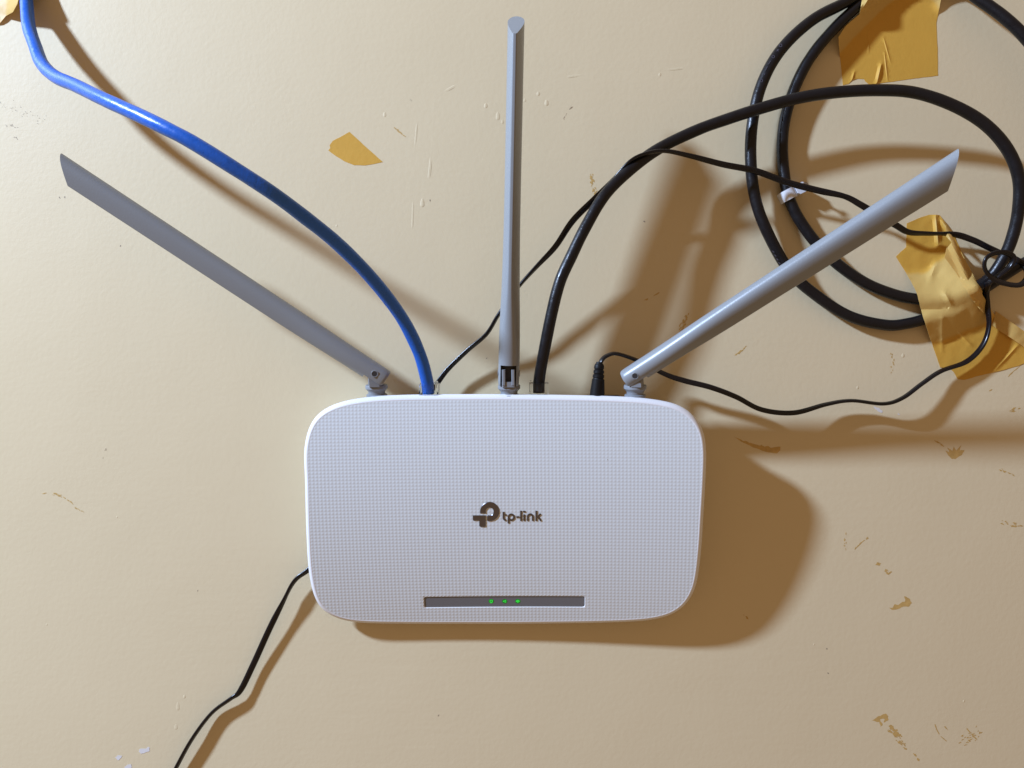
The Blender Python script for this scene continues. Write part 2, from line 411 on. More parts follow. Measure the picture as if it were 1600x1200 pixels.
# emblem and lettering: dark chrome, standing proud of the cover
def L8(x, y): return uv(720+x/10.0, 770+y/10.0)
def path_plate(pts, n0=-.1, n1=.42, bev=.20): return plate([tuple(L8(*p)) for p in pts], n0, n1, .5, bev)
cx, cy, R1, R2 = 451, 291, 150, 62
arc = lambda r, a0, a1, kk: [(cx+r*math.cos(math.radians(a0+(a1-a0)*i/kk)), cy+r*math.sin(math.radians(a0+(a1-a0)*i/kk))) for i in range(kk+1)]
ringp = arc(R1, 168, 360+104, 40)+arc(R2, 360+126, 153, 30)
ringp[0] = (299, 318); ringp[-1] = (390, 320)
i_end = 40
ringp[i_end] = (413, 436); ringp[i_end+1] = (412, 356)
tee = [(188, 351), (388, 351), (388, 520), (380, 531), (306, 531), (292, 520), (289, 508), (289, 432), (196, 432), (189, 424)]
def ribbon(pts, wd, n0=-.1, n1=.36):
    p = np.array([L8(*q) for q in pts]); n = len(p); t = np.gradient(p, axis=0); t /= np.linalg.norm(t, axis=1)[:, None]
    s_ = np.stack([-t[:, 1], t[:, 0]], 1)*wd/2
    poly = np.vstack([p+s_, (p-s_)[::-1]])
    V = []; F = []
    for nn, kx in ((n0, 1), (n1-.06, 1), (n1, .72)):
        pl = np.vstack([p+s_*kx, (p-s_*kx)]); V += [face(a[0], a[1], nn+crown(*a)*.5) for a in pl]
    m_ = 2*n
    loop = list(range(n))+list(range(2*n-1, n-1, -1))
    for a in (0, 1):
        for i in range(m_):
            c0, c1 = loop[i], loop[(i+1) % m_]; F.append((a*m_+c0, a*m_+c1, (a+1)*m_+c1, (a+1)*m_+c0))
    for i in range(n-1): F.append((2*m_+i, 2*m_+i+1, 2*m_+n+i+1, 2*m_+n+i)); F.append((i, i+1, n+i+1, n+i))
    return V, F
def arcp(cx_, cy_, rx, ry, a0, a1, kk=12): return [(cx_+rx*math.cos(math.radians(a0+(a1-a0)*i/kk)), cy_+ry*math.sin(math.radians(a0+(a1-a0)*i/kk))) for i in range(kk+1)]
emb = build('emblem', *merge(path_plate(ringp), path_plate(tee)), M['chrome'], router, smooth=False)
WD = 1.08
glyphs = {
 't': [([(668, 296), (668, 385)]+arcp(703, 385, 35, 41, 180, 85, 8), WD, .36), ([(690, 344), (714, 344)], WD*.85, .35)],
 'p': [(arcp(789, 380, 43, 44, 180, 540, 28), WD, .36), ([(746, 384), (746, 474)], WD, .35)],
 'hyphen': [([(868, 377), (912, 377)], WD*.9, .36)],
 'l': [([(942, 279), (942, 436)], WD, .36)],
 'i': [([(992, 336), (992, 436)], WD, .36), ([(992, 280), (992, 303)], WD*1.25, .36)],
 'n': [([(1047, 436), (1047, 372)]+arcp(1086, 372, 39, 38, 180, 360, 14)+[(1125, 380), (1125, 436)], WD, .36)],
 'k': [([(1180, 279), (1180, 436)], WD, .36), ([(1248, 326), (1192, 386)], WD*.95, .35), ([(1206, 366), (1252, 436)], WD*.95, .34)]}
lets = merge(*[ribbon(p, wd, -.1, n1) for g in glyphs.values() for p, wd, n1 in g])
build('lettering', *lets, M['chrome'], router, smooth=False)

du_, dv_ = uv(949, 718)
build('dust_speck', *plate([(du_+.22*math.cos(t), dv_+.17*math.sin(t)) for t in np.linspace(0, 5.6, 9)], -.05, .16, 0), M['scuff'], router, smooth=False)
# connector panel along the top edge, coloured dark for the shade behind the rim
build('connector_panel', *box(face(0, -61.5, -13), eu, nrm, ev, 128, 15, 7, 1.2), M['slot'], router, smooth=False)

# ------------------------------------------------------------------ antennas
up = -ev
def section(t, Wd, T):
    """closed profile (along the spine axis, across); t=0 round foot, t=1 teardrop blade"""
    pts = []
    kk = 32
    r = T/2
    # teardrop: round spine at +, thin edge at -
    for i in range(kk):
        a = 2*math.pi*i/kk
        ca, sa = math.cos(a), math.sin(a)
        # blade
        if ca >= -.12: bp, bq = Wd/2-r+r*ca, r*sa
        else:
            f = min(1, (-ca-.12)/.62); p0 = Wd/2-r-.12*r
            bp = p0+(-Wd/2-p0)*f; e = 1.15
            bq = (e+(r-e)*(1-f**1.4))*(1 if sa > 0 else -1)
            if ca < -.9: bp = -Wd/2-.22; bq = .7*e*(sa/.43)
        # foot: near circle of 12 mm
        fp, fq = 6.0*ca*.98, 6.1*sa
        pts.append((bp*t+fp*(1-t), bq*t+fq*(1-t)))
    return np.array(pts)
def make_antenna(B, T_, spine_hint, roll, w_tip, t_tip):
    B = np.array(B, float); T_ = np.array(T_, float); a = T_-B; Ln = np.linalg.norm(a); a /= Ln
    s_ = np.array(spine_hint, float); s_ -= (s_@a)*a; s_ /= np.linalg.norm(s_); q = np.cross(a, s_)
    cr_, sr = math.cos(roll), math.sin(roll); s_, q = s_*cr_+q*sr, q*cr_-s_*sr
    ds = [-7.2, -6.6, -5.4, -3, 0, 6, 12, 20, 32, 46, 60, 80, 105, 130, 155, Ln+4]
    V = []; kk = 32
    for i, d in enumerate(ds):
        t = min(1, max(0, (d-8)/50.0)); t = t*t*(3-2*t)
        fr = max(0, d)/Ln
        pr = section(t, 12.4+(w_tip-12.4)*fr, 11.4+(t_tip-11.4)*min(1, fr*2.2))
        sc_ = (.91, .965, .99)[i] if i < 3 else 1
        pr = pr*sc_
        dd = np.full(kk, d)
        if i == len(ds)-1: dd = d-(pr[:, 0].max()-pr[:, 0])*.92
        V.append(B+a*dd[:, None]+s_*pr[:, :1]+q*pr[:, 1:])
    V = np.vstack(V); F = []
    for i in range(len(ds)-1):
        for j in range(kk): F.append((i*kk+j, i*kk+(j+1) % kk, (i+1)*kk+(j+1) % kk, (i+1)*kk+j))
    F.append(tuple(range(kk))); F.append(tuple(range((len(ds)-1)*kk, len(ds)*kk)))
    ant = build('antenna', V, F, M['grey'], router, origin=B, sharp=35)
    # slot for the hinge on the thin-edge side, its inside coloured dark as shade
    cut = build('cutter', *box(B-s_*5.2+a*(-2.4), q, s_, a, 9.0, 9.6, 14.4, 0), M['slot'], None, smooth=False)
    bpy.context.view_layer.update()
    md = ant.modifiers.new('slot', 'BOOLEAN'); md.object = cut; md.operation = 'DIFFERENCE'; md.solver = 'EXACT'; md.material_mode = 'TRANSFER'
    dg = bpy.context.evaluated_depsgraph_get(); me = bpy.data.meshes.new_from_object(ant.evaluated_get(dg))
    old = ant.data; ant.modifiers.clear(); ant.data = me; bpy.data.meshes.remove(old)
    me.name = 'antenna'
    bpy.data.objects.remove(cut, do_unlink=True)
    # two-tined knuckle standing on the collar, collar rings
    kx = np.cross(up, s_ if abs(s_@up) < .8 else q); kx = q-(q@up)*up
    if np.linalg.norm(kx) < .3: kx = eu.copy()
    kx /= np.linalg.norm(kx); kz = np.cross(kx, up)
    base = B-up*6.0; B0 = B; fo = -s_*1.6; fo = fo-(fo@up)*up; B = B+fo; base = base+fo*.5
    kn = merge(box(base+up*-.2, kx, kz, up, 7.6, 6.4, 3.0, .5), box(B+kx*2.7-up*2.0, kx, kz, up, 1.9, 6.0, 9.0, .4), box(B-kx*2.7-up*2.0, kx, kz, up, 1.9, 6.0, 9.0, .4))
    build('hinge_knuckle', *kn, M['collar'], ant, smooth=False)
    B = B0
    build('collar', *lathe(B-up*7.0-np.array([0, 0, 3.2]), -up, [(-.3, 5.4), (-.2, 6.2), (.3, 6.5), (1.9, 6.5), (2.3, 6.1), (3.4, 5.1), (4.0, 4.9), (5.2, 4.9), (5.4, 5.9), (5.6, 6.1), (6.4, 6.1), (6.5, 5.6), (9.4 if abs(B0[0]) > 20 else 7.12, 5.5)]), M['collar'], ant, sharp=35)
    # hinge pin; a dark disc stands for the shade in its recess
    for sg in (-1, 1):
        qq = q*sg
        build('hinge_pin', *merge(lathe(B+qq*5.95, qq, [(-.8, 2.0), (.24, 2.0), (.34, 1.85), (.30, 1.55), (.1, 1.5)], 24)), M['collar'], ant, sharp=30)
        pin = build('pin_hole_shade', *lathe(B+qq*5.9, qq, [(-.5, 1.5), (.27, 1.5), (.28, .9)], 20), M['slot'], ant, sharp=30)
    return ant, a, s_, q
ANT = [((-79.49, -6.31, 22.55), (-242.92, -116.8, 53.88)), ((-1.84, -6.26, 26.21), (2.1, -197.6, 52.0)), ((70.94, -6.22, 29.53), (215.21, -104.98, 98.39))]
a0 = make_antenna(*ANT[0], (.5, -.8, 0), 0.0, 12.7, 9.0)[0]; a0['label'] = 'grey antenna leaning left, its flat side to the viewer'
a1 = make_antenna(*ANT[1], (0, 0, -1), 0.06, 14.2, 9.2)[0]; a1['label'] = 'grey upright antenna, its thin edge to the viewer'
a2 = make_antenna(*ANT[2], (-.5, -.8, 0), math.radians(-6), 14.4, 9.4)[0]; a2['label'] = 'grey antenna leaning right with a bright highlight'

# ------------------------------------------------------------------ cables
DRAPE = []       # (x, y, h, r) of cable points a tape can lie over
def cable_path(rows): return np.array([at(*r) for r in rows])
def jacket(name, rows, r, mt, wob=.02, k=18, parent=None, step=1.6, drape=False):
    P, s_ = resample(catmull(cable_path(rows), 8), step)
    sc_ = 1+wob*np.interp(s_, np.arange(0, s_[-1]+9, 9), rng.normal(0, 1, int(s_[-1]//9)+2)[:len(np.arange(0, s_[-1]+9, 9))])
    V, F = tube(P, circle(r, k), scale=sc_)
    o = build(name, V, F, mt, parent, origin=P[0])
    if drape: DRAPE.extend([(*p, r) for p in P])
    return o, P
def zip3(pts, hs): return [(x, y, h) for (x, y), h in zip(pts, hs)]
blue_pts = [(36,-20),(41,0),(45,41),(55,72),(66,100),(87,120),(119,134),(162,155),(219,181),(260,201),(300,222),(363,261),(426,302),(473,337),(523,377),(570,423),(607,467),(634,507),(656,554),(667,594),(670,614)]
blue_h = [4.3, 7.4, 15.6, 23.8, 31.5, 44.8, 59.9, 75.7, 87.4, 93.0, 93.8, 90.6, 84.4, 76.0, 66.3, 55.9, 45.6, 36.1, 28.1, 22.4, 19.8]
blue, bp = jacket('ethernet_cable', [(30,-90,4),(32,-55,4)]+zip3(blue_pts, blue_h), 3.65, M['blue'], .018, drape=True)
tag(blue, 'thick blue network cable arching from the router up to the corner of the wall', 'network cable', 'network cables plugged into the router')

A_pts = [(842,613),(842,600),(844,583),(850,550),(862,490),(875,440),(893,400),(915,355),(945,305),(985,265),(1030,232),(1090,203),(1140,185),(1180,172),(1240,155),(1300,145),(1370,141),(1430,145),(1490,165),(1540,195),(1575,235),(1592,280),(1591,330),(1580,376),(1564,410),(1542,438)]
A_h = [21.8,22.6,25.2,29.5,33,34.3,34.4,33.5,31.2,27.8,22.8,21.5,21.5,21.8,22.6,24.1,26.2,27.5,28.3,28.0,27.0,25.0,22.0,18.0,14.0,10.5]
coil_in = [(1505,458,7.5),(1470,467,5.6),(1440,468,4.6),(1400,461,4.4),(1350,441,4.6),(1300,405,5.2),(1260,360,4.4),(1233,310,3.9),(1223,250,3.6),(1225,195,4.0),(1240,142,5.0),(1265,92,6.0),(1303,45,6.4),(1348,3,5.4),(1390,-28,4.6),(1440,-38,4.6),(1492,-26,6.5),(1530,-1,11),(1570,28,15),(1603,60,17),(1650,120,17),(1685,210,15),(1692,290,12),(1672,350,9),(1635,393,6.5),(1596,413,5.2),(1562,435,4.6),(1530,456,4.4),(1492,483,4.2),(1450,497,4.2),(1420,505,4.4),(1385,508,4.4),(1330,495,5.0),(1280,465,5.8),(1235,425,6.8),(1200,365,8.8),(1180,310,10.0),(1173,250,11.2),(1176,190,11.4),(1191,130,11),(1221,77,10.5),(1270,31,9.5),(1331,-2,7.0),(1400,-52,4.2),(1500,-110,3.8),(1600,-150,3.8)]
blk, kp = jacket('ethernet_cable', zip3(A_pts, A_h)+coil_in, 3.35, M['black'], .012, drape=True)
tag(blk, 'thick black network cable arching from the router into a taped coil', 'network cable', 'network cables plugged into the router')
# faint printing on the outer turn of the coil
def wring(px, py, h, r1, r2, kk=14):
    c = at(px, py, h); V = []; F = []
    for n_, rr in ((0, r1), (.12, r1), (.12, r2), (0, r2)):
        V += [c+np.array([rr*math.cos(2*math.pi*i/kk), rr*math.sin(2*math.pi*i/kk), n_]) for i in range(kk)]
    F = [(a*kk+i, a*kk+(i+1) % kk, ((a+1) % 4)*kk+(i+1) % kk, ((a+1) % 4)*kk+i) for a in range(4) for i in range(kk)]
    return V, F
def wbar(p0, p1, h, wd=.35):
    a, b = at(*p0, h), at(*p1, h); d = b-a; ln = np.linalg.norm(d); d /= ln; s_ = np.cross([0, 0, 1.0], d)
    return box((a+b)/2, d, s_, [0, 0, 1], ln, wd, .16)
pr = merge(wring(1189.5, 126, 14.2, .95, .6), wring(1208, 88.5, 14.0, .95, .6), wring(1219.5, 71, 13.7, 1.0, .65), wbar((1194, 117), (1195, 115), 14.2), wbar((1196, 110), (1199, 104), 14.2), wbar((1201, 100), (1204, 95), 14.1), wbar((1213, 80), (1217, 77), 13.85), wbar((1214, 77), (1216, 80), 13.9))
build('printing', *pr, M['print'], blk, smooth=False)
pr = merge(*[wbar((1207+i*3.2, 392+i*6.0), (1209.5+i*3.2, 394.5+i*6.0), 11.2-i*.2) for i in range(5)])
build('printing', *pr, M['print'], blk, smooth=False)

# clear modular plugs with latch
def plug(parent, px, py, h, latch_px):
    c = at(px, py, h)
    b = build('plug', *box(c+up*-4.5, eu, nrm, up, 11.2, 8.8, 14.0, .7), M['clear'], parent, smooth=False)
    la = at(latch_px, py, h-1)
    build('latch', *box(la+up*.8, eu, nrm, up, 1.0, 4.0, 6.0, .2), M['clear'], b, smooth=False)
plug(blue, 671, 606, 21.3, 682.5); plug(blk, 842, 605, 22.8, 829.0)

# power cord: flat twin-core lead in one run
cordB = zip3([(1541,458),(1543,480),(1545,510),(1535,540),(1510,565),(1470,580),(1440,600),(1410,622),(1380,631),(1330,626),(1290,632),(1240,645),(1190,640),(1150,620),(1110,605),(1070,595),(1040,585),(1000,565),(965,553),(949,555.5),(940,563),(937,573),(935.5,586)],
             [8,6.5,5.6,5.0,5.0,6.6,8.8,9.8,9.3,8.3,7.7,9.9,11.9,13.1,14.0,14.4,15.2,18.4,22.5,25.0,26.0,26.2])
knot = [(1566,397,5.5),(1586,405,7),(1602,416,10),(1606,432,15),(1594,445,18.5),(1570,443,19.5),(1551,435,20.5),(1539,421,22),(1540,405,23),(1553,396,24),(1570,394.5,24),(1583,402,22.5),(1577,417,20.5),(1560,431,19),(1544,443,15)]
cordA = zip3([(676,608),(684,598),(700,577),(730,548),(760,522),(778,493),(797,465),(817,440),(840,415),(868,385),(895,345),(930,310),(960,280),(985,252),(1010,240),(1040,236),(1080,244),(1130,257),(1180,267),(1230,285),(1280,298),(1320,307),(1345,320),(1370,335),(1400,352),(1420,363),(1450,365),(1490,366),(1520,375),(1545,387)],
             [5.7,7.3,7.9,9.9,13.3,16.6,18.1,19.3,19.9,20.3,21.7,22.6,25.6,29.5,29.9,28.9,26.1,22.5,18.5,15.5,14.8,15.7,16.0,14.3,11.0,8.2,7.2,7.2,6.6,6.0])
cordC = zip3([(485,888),(460,908),(440,945),(420,985),(395,1040),(375,1080),(360,1092),(330,1115),(300,1155),(275,1200),(262,1226),(230,1290)],
             [5.2,6.0,5.6,4.9,3.6,3.7,4.2,3.6,4.3,3.9,3.6,3.5])
behind = [(660,640,2.6),(620,700,2.3),(575,780,2.3),(525,850,2.8)]
rows = cordC[::-1]+behind[::-1]+cordA+knot+cordB
P, s_ = resample(catmull(cable_path(rows), 8), 1.2)
a = np.linspace(0, 2*np.pi, 18, endpoint=False)
rr = 1.16*(1+.62*np.abs(np.cos(a))**1.6); prof8 = np.stack([rr*np.cos(a), 1.16*np.sin(a)*(1-.34*np.exp(-(np.cos(a)/.28)**2))], 1)
# twist: control the roll at places along the lead (photo pixel -> angle)
tw_keys = [((262, 1226), 70), ((330, 1115), 75), ((360, 1092), 60), ((378, 1075), 20), ((400, 1030), 12), ((430, 965), 25), ((450, 930), 80), ((485, 888), 35), ((620, 700), 0), ((684, 598), 45), ((740, 540), 60), ((790, 475), 80), ((817, 440), 85), ((868, 385), 30), ((895, 345), 15), ((930, 310), 20), ((985, 252), 75), ((1040, 236), 85), ((1130, 257), 40), ((1230, 285), 20), ((1280, 298), 15), ((1320, 307), 60), ((1370, 335), 10), ((1420, 363), 45), ((1470, 366), 80), ((1510, 371), 10), ((1545, 387), 0), ((1606, 432), 50), ((1551, 435), 20), ((1540, 405), 50), ((1583, 402), 60), ((1541, 458), 60), ((1545, 510), 85), ((1510, 565), 55), ((1440, 600), 75), ((1330, 626), 80), ((1240, 645), 45), ((1150, 620), 35), ((1070, 595), 30), ((965, 553), 75), ((938, 572), 60)]
PX = np.stack([800+P[:, 0]*FPX/(CAM_D-P[:, 2]), 600+P[:, 1]*FPX/(CAM_D-P[:, 2])], 1)
ks, ka, last = [], [], 0
for (x, y), ang in tw_keys:
    d = np.hypot(PX[last:, 0]-x, PX[last:, 1]-y); i = last+int(np.argmin(d[:400]) if len(d) > 400 else np.argmin(d)); ks.append(s_[i]); ka.append(math.radians(ang)); last = i
# profile's long axis lies across the view at 0 deg: measure roll against the wall normal at every point
T = np.gradient(P, axis=0); T /= np.linalg.norm(T, axis=1)[:, None]; n = len(P); k = len(prof8); V = []
tw = np.interp(s_, ks, ka)
for i in range(n):
    z = np.array([0, 0, 1.0]); z = z-(z@T[i])*T[i]; z /= np.linalg.norm(z); b = np.cross(T[i], z)
    ca, sa = math.cos(tw[i]), math.sin(tw[i])
    V.append(P[i]+(prof8[:, 0]*ca-prof8[:, 1]*sa)[:, None]*b+(prof8[:, 0]*sa+prof8[:, 1]*ca)[:, None]*z)
V = np.vstack(V); F = [(i*k+j, i*k+(j+1) % k, (i+1)*k+(j+1) % k, (i+1)*k+j) for i in range(n-1) for j in range(k)]+[tuple(range(k)), tuple(range((n-1)*k, n*k))]
cord = build('power_cord', V, F, M['cord'], None, origin=P[0])
tag(cord, 'thin black twin-core power cord looping round the router and knotted on the coil', 'power cord')
pc = at(933, 618, 24.8); pt = at(936.5, 568, 26.4); ax = pt-pc; ln = np.linalg.norm(ax)
pl = build('plug', *lathe(pc, ax, [(-8, 4.3), (0, 4.35), (.5*ln, 3.6), (.52*ln, 3.1), (.55*ln, 3.0), (.57*ln, 3.35), (.64*ln, 3.3), (.66*ln, 2.8), (.69*ln, 2.8), (.71*ln, 3.15), (.78*ln, 3.05), (.80*ln, 2.6), (.83*ln, 2.6), (.85*ln, 2.95), (.93*ln, 2.85), (.97*ln, 2.5), (1.0*ln, 2.0), (1.05*ln, 1.75)], 28), M['rubber'], cord, sharp=45)

# ------------------------------------------------------------------ masking tape
DR = np.array([d for d in DRAPE if d[2] < 8.3])
def drape_h(p, slope):
    d = np.hypot(DR[:, 0]-p[0], DR[:, 1]-p[1]); kk = d < 26
    if not kk.any(): return 0.0
    return float(np.max(DR[kk, 2]+DR[kk, 3]+.25-slope*np.maximum(0, d[kk]-DR[kk, 3]*.55)))
def tape(name, poly, step, mt, base=.15, drape=None, creases=(), lift=None, crumple=.0, th=.16, jag=0.0):
    """sheet cut to a photo outline; lies on the wall, over cables if drape (slope), with raised creases"""
    pl = []
    n = len(poly)
    for i in range(n):
        a, b = np.array(poly[i], float), np.array(poly[(i+1) % n], float); kk = max(1, int(np.linalg.norm(b-a)/step))
        for j in range(kk):
            q_ = a+(b-a)*j/kk
            if j and jag: q_ = q_+rng.normal(0, jag, 2)
            pl.append(q_)
    pl = np.array(pl); x0, y0 = pl.min(0); x1, y1 = pl.max(0)
    g = np.array([(x+(step/2 if r % 2 else 0), y) for r, y in enumerate(np.arange(y0, y1, step*.87)) for x in np.arange(x0, x1, step)])
    g = g[inside(g, pl)]
    ex = []
    for (ax_, ay_, bx_, by_, hh, wd) in creases:
        c0 = np.array([ax_, ay_], float); c1 = np.array([bx_, by_], float); ln_ = np.linalg.norm(c1-c0); nn_ = np.array([-(c1-c0)[1], (c1-c0)[0]])/ln_
        m_ = max(4, int(ln_/2.5))
        g = g[np.array([abs(((q_-c0)@nn_)) > wd+1.0 or not (-2 < (q_-c0)@(c1-c0)/ln_ < ln_+2) for q_ in g], bool)]
        for o_ in (-wd, -.45*wd, 0, .45*wd, wd): ex += [c0+(c1-c0)*i_/m_+nn_*o_ for i_ in range(m_+1)]
    if ex:
        ex = np.array(ex); ex = ex[inside(ex, pl)]; g = np.vstack([g, ex])
    d = np.min(np.hypot(g[:, None, 0]-pl[None, :, 0], g[:, None, 1]-pl[None, :, 1]), axis=1); g = g[d > .9]
    allp = [Vector((float(a), float(b))) for a, b in np.vstack([pl, g])]
    vv, _, ff, *_ = delaunay_2d_cdt(allp, [], [list(range(len(pl)))], 1, 1e-4)
    V = []
    for q_ in vv:
        px, py = q_.x, q_.y; h = base
        for _ in range(4):
            p = at(px, py, h); h = base
            if drape: h = max(h, drape_h(p, drape)+base)
            if lift: h = max(h, lift(px, py)+base) if drape else base+lift(px, py)
            for (ax_, ay_, bx_, by_, hh, wd) in creases:
                dx, dy = bx_-ax_, by_-ay_; t = ((px-ax_)*dx+(py-ay_)*dy)/(dx*dx+dy*dy); tt = min(1, max(0, t))
                dd = math.hypot(px-ax_-tt*dx, py-ay_-tt*dy); 
                if dd < wd: h += hh*(1-dd/wd)*(.35+.65*math.sin(math.pi*min(1, max(.02, t*.9+.08))))
            if crumple: h += crumple*(.5+.5*math.sin(px*.21+1.7*math.sin(py*.13))*math.sin(py*.17+px*.05))
        V.append(at(px, py, h))
    V = np.array(V); k = len(V); F = [tuple(f) for f in ff]
    # thickness
    ec = {}
    for f in F:
        for i in range(len(f)):
            e = (f[i], f[(i+1) % len(f)]); ec[tuple(sorted(e))] = None if tuple(sorted(e)) in ec else e
    V2 = V.copy(); V2[:, 2] = np.maximum(.03, V2[:, 2]-th)
    FF = F+[tuple(i+k for i in f[::-1]) for f in F]+[(e[1], e[0], e[0]+k, e[1]+k) for e in ec.values() if e]
    o = build(name, np.vstack([V, V2]), FF, mt, None, sharp=28, fix=False)
    at_ = o.data.attributes.new('standoff', 'FLOAT', 'POINT'); at_.data.foreach_set('value', np.r_[V[:, 2], V[:, 2]].astype(np.float32))
    return o
G = 'pieces of yellow masking tape stuck on the wall'
# corner piece over the blue cable
t = tape('masking_tape', [(-60,-75),(112,-75),(104,-30),(70,-20),(50,-7),(36,-9),(29,-2),(27,6),(20,19),(9,25),(0,36),(-40,62)], 5, M['tapefree'], drape=.75, crumple=.5, lift=lambda x, y: max(0, min(3, (x+5)*.10)))
tag(t, 'crumpled pale yellow tape holding the blue cable in the corner', 'masking tape', G)
# upper piece over the coil
t = tape('masking_tape', [(1346,-85),(1480,-85),(1474,-20),(1463,36),(1465,80),(1465.5,118),(1425,123),(1390,128),(1358,132),(1352,127),(1350,123.5),(1340,123),(1331,125),(1326,131),(1317,133),(1315,110),(1312,85),(1310,58),(1322,40),(1343,22),(1347,0)], 5, M['tape'], drape=.8,
         creases=[(1357.5,58,1357,82,.32,1.6),(1381,60,1391,96,.38,1.6),(1382,82,1387,126,.38,1.6),(1377,100,1370,131,1.3,4.5),(1335,112,1331,126,.6,3),(1347,14,1362,-10,2.0,7),(1352,18,1375,0,1.4,5)], jag=.15)
tag(t, 'square amber tape holding the top of the black coil, its lower edge torn', 'masking tape', G)
# lower right: main crumpled sheet, folded strip, overlapping strip
t = tape('masking_tape', [(1417,349),(1435,341),(1452,335.5),(1468,336),(1473,343),(1480,352),(1490,366),(1505,400),(1520,428),(1536,462),(1556,495),(1590,528),(1604,545),(1604,566),(1590,572),(1560,580),(1530,587),(1507,593.5),(1496,592),(1490,581),(1482,575),(1469,574),(1461,550),(1452,525),(1447,509),(1441,490),(1434,462),(1429,450),(1415,425),(1400,401),(1408,393),(1416,386)], 5, M['tape'], drape=.50,
         creases=[(1462,338,1466,380,1.8,6),(1472,345,1488,368,1.8,6),(1472,388,1466,382,1,8),(1463,410,1452,440,1.0,8),(1475,455,1488,480,1.2,7),(1498,520,1520,542,.7,4),(1473,496,1472,550,.6,5),(1590,540,1555,578,.8,4)], crumple=.25, jag=.2)
tag(t, 'large crumpled amber tape holding the bottom of the black coil', 'masking tape', G)
def fold(x, y):
    tt = ((x-1480)*40+(y-365)*95)/(40*40+95*95); off = ((x-1480)*95-(y-365)*40)/math.hypot(40, 95)
    return 4+3.0*math.sin(3.1*min(1, max(0, tt)))+1.5*math.cos(min(3.1, max(-3.1, (off-1.5)*.30)))+.5*math.sin(tt*9)
t = tape('masking_tape', [(1478,352),(1486,366),(1493,377),(1503,398),(1512,416),(1522,436),(1533,450),(1535,455),(1533,470),(1537,489),(1529,481),(1519,468),(1507,448),(1494,426),(1482,410),(1476,402),(1479,388),(1487,379),(1478,369)], 3.2, M['tapefree'], base=3.0, drape=.9, lift=fold)
tag(t, 'folded shiny strip of tape standing up beside the power cord knot', 'masking tape', G)
t = tape('masking_tape', [(1556,486),(1580,503),(1604,520),(1630,545),(1612,552),(1597,540),(1578,527),(1559,515),(1551,508)], 4, M['tapefree'], base=.6, lift=lambda x, y: 1.6*max(0, min(1, (x-1550)/40)), crumple=.5)
tag(t, 'narrow pale tape strip overlapping the large crumpled tape below the knot', 'masking tape', G)
# lone scrap
sc_poly = [(546,206),(571,229),(598,253),(585,256),(570,258.5),(553,258),(538,252),(525,244),(518,239),(513,235),(516,231),(515,227),(520,220),(532,214)]
t = tape('masking_tape', sc_poly, 5, M['tape'], base=.1, jag=.12, th=.12); tag(t, 'small fan-shaped scrap of tape left alone above the blue cable', 'masking tape', G)

# ------------------------------------------------------------------ cable clip on the inner turn of the coil
cc = at(1241, 302, 3.9); i = int(np.argmin(np.hypot(kp[:, 0]-cc[0], kp[:, 1]-cc[1])+100*(kp[:, 2] > 12)))
ctr = kp[i]; tdir = kp[i+2]-kp[i-2]; tdir /= np.linalg.norm(tdir)
sd = np.array([at(1263, 291)[0]-at(1226, 310)[0], at(1263, 291)[1]-at(1226, 310)[1], 0]); sd /= np.linalg.norm(sd)
ld_ = np.cross([0, 0, 1.0], sd)
prof_c = []
r0, r1 = 3.6, 4.9
V = []; F = []
arcpts = [(-r1, -ctr[2]+.1), (-r1, 0)]+[(-r1*math.cos(t_), r1*math.sin(t_)) for t_ in np.linspace(.1, math.pi-.1, 12)]+[(r1, 0), (r1, -ctr[2]+.1)]
inn = [(-r0, -ctr[2]+.1), (-r0, 0)]+[(-r0*math.cos(t_), r0*math.sin(t_)) for t_ in np.linspace(.1, math.pi-.1, 12)]+[(r0, 0), (r0, -ctr[2]+.1)]
kk = len(arcpts)
for s2 in (-3.1, 3.1):
    for lst in (arcpts, inn): V += [ctr+sd*a_+np.array([0, 0, 1.0])*b_+ld_*s2 for a_, b_ in lst]
for j in range(kk-1): F += [(j, j+1, 2*kk+j+1, 2*kk+j), (kk+j, kk+j+1, 3*kk+j+1, 3*kk+j), (j, j+1, kk+j+1, kk+j), (2*kk+j, 2*kk+j+1, 3*kk+j+1, 3*kk+j)]
F += [(0, kk, 3*kk, 2*kk), (kk-1, 2*kk-1, 4*kk-1, 3*kk-1)]
clip = tag(empty('cable_clip', ctr*[1, 1, 0]), 'white plastic cable clip nailed over the inner turn of the black coil', 'cable clip')
build('strap', V, F, M['clip'], clip, sharp=35)
nb = ctr+sd*7.4; nb[2] = 0
build('nail_boss', *merge(box(nb+[0, 0, 4.0], sd, ld_, [0, 0, 1], 6.4, 6.2, 7.8, 1.2)), M['clip'], clip, smooth=False)
build('nail', *lathe(nb+sd*.8+[0, 0, 7.6], [0, 0, 1], [(0, .8), (4.2, .8), (4.3, 1.9), (4.8, 1.9), (5.1, 1.3)], 20), M['steel'], clip, sharp=30)

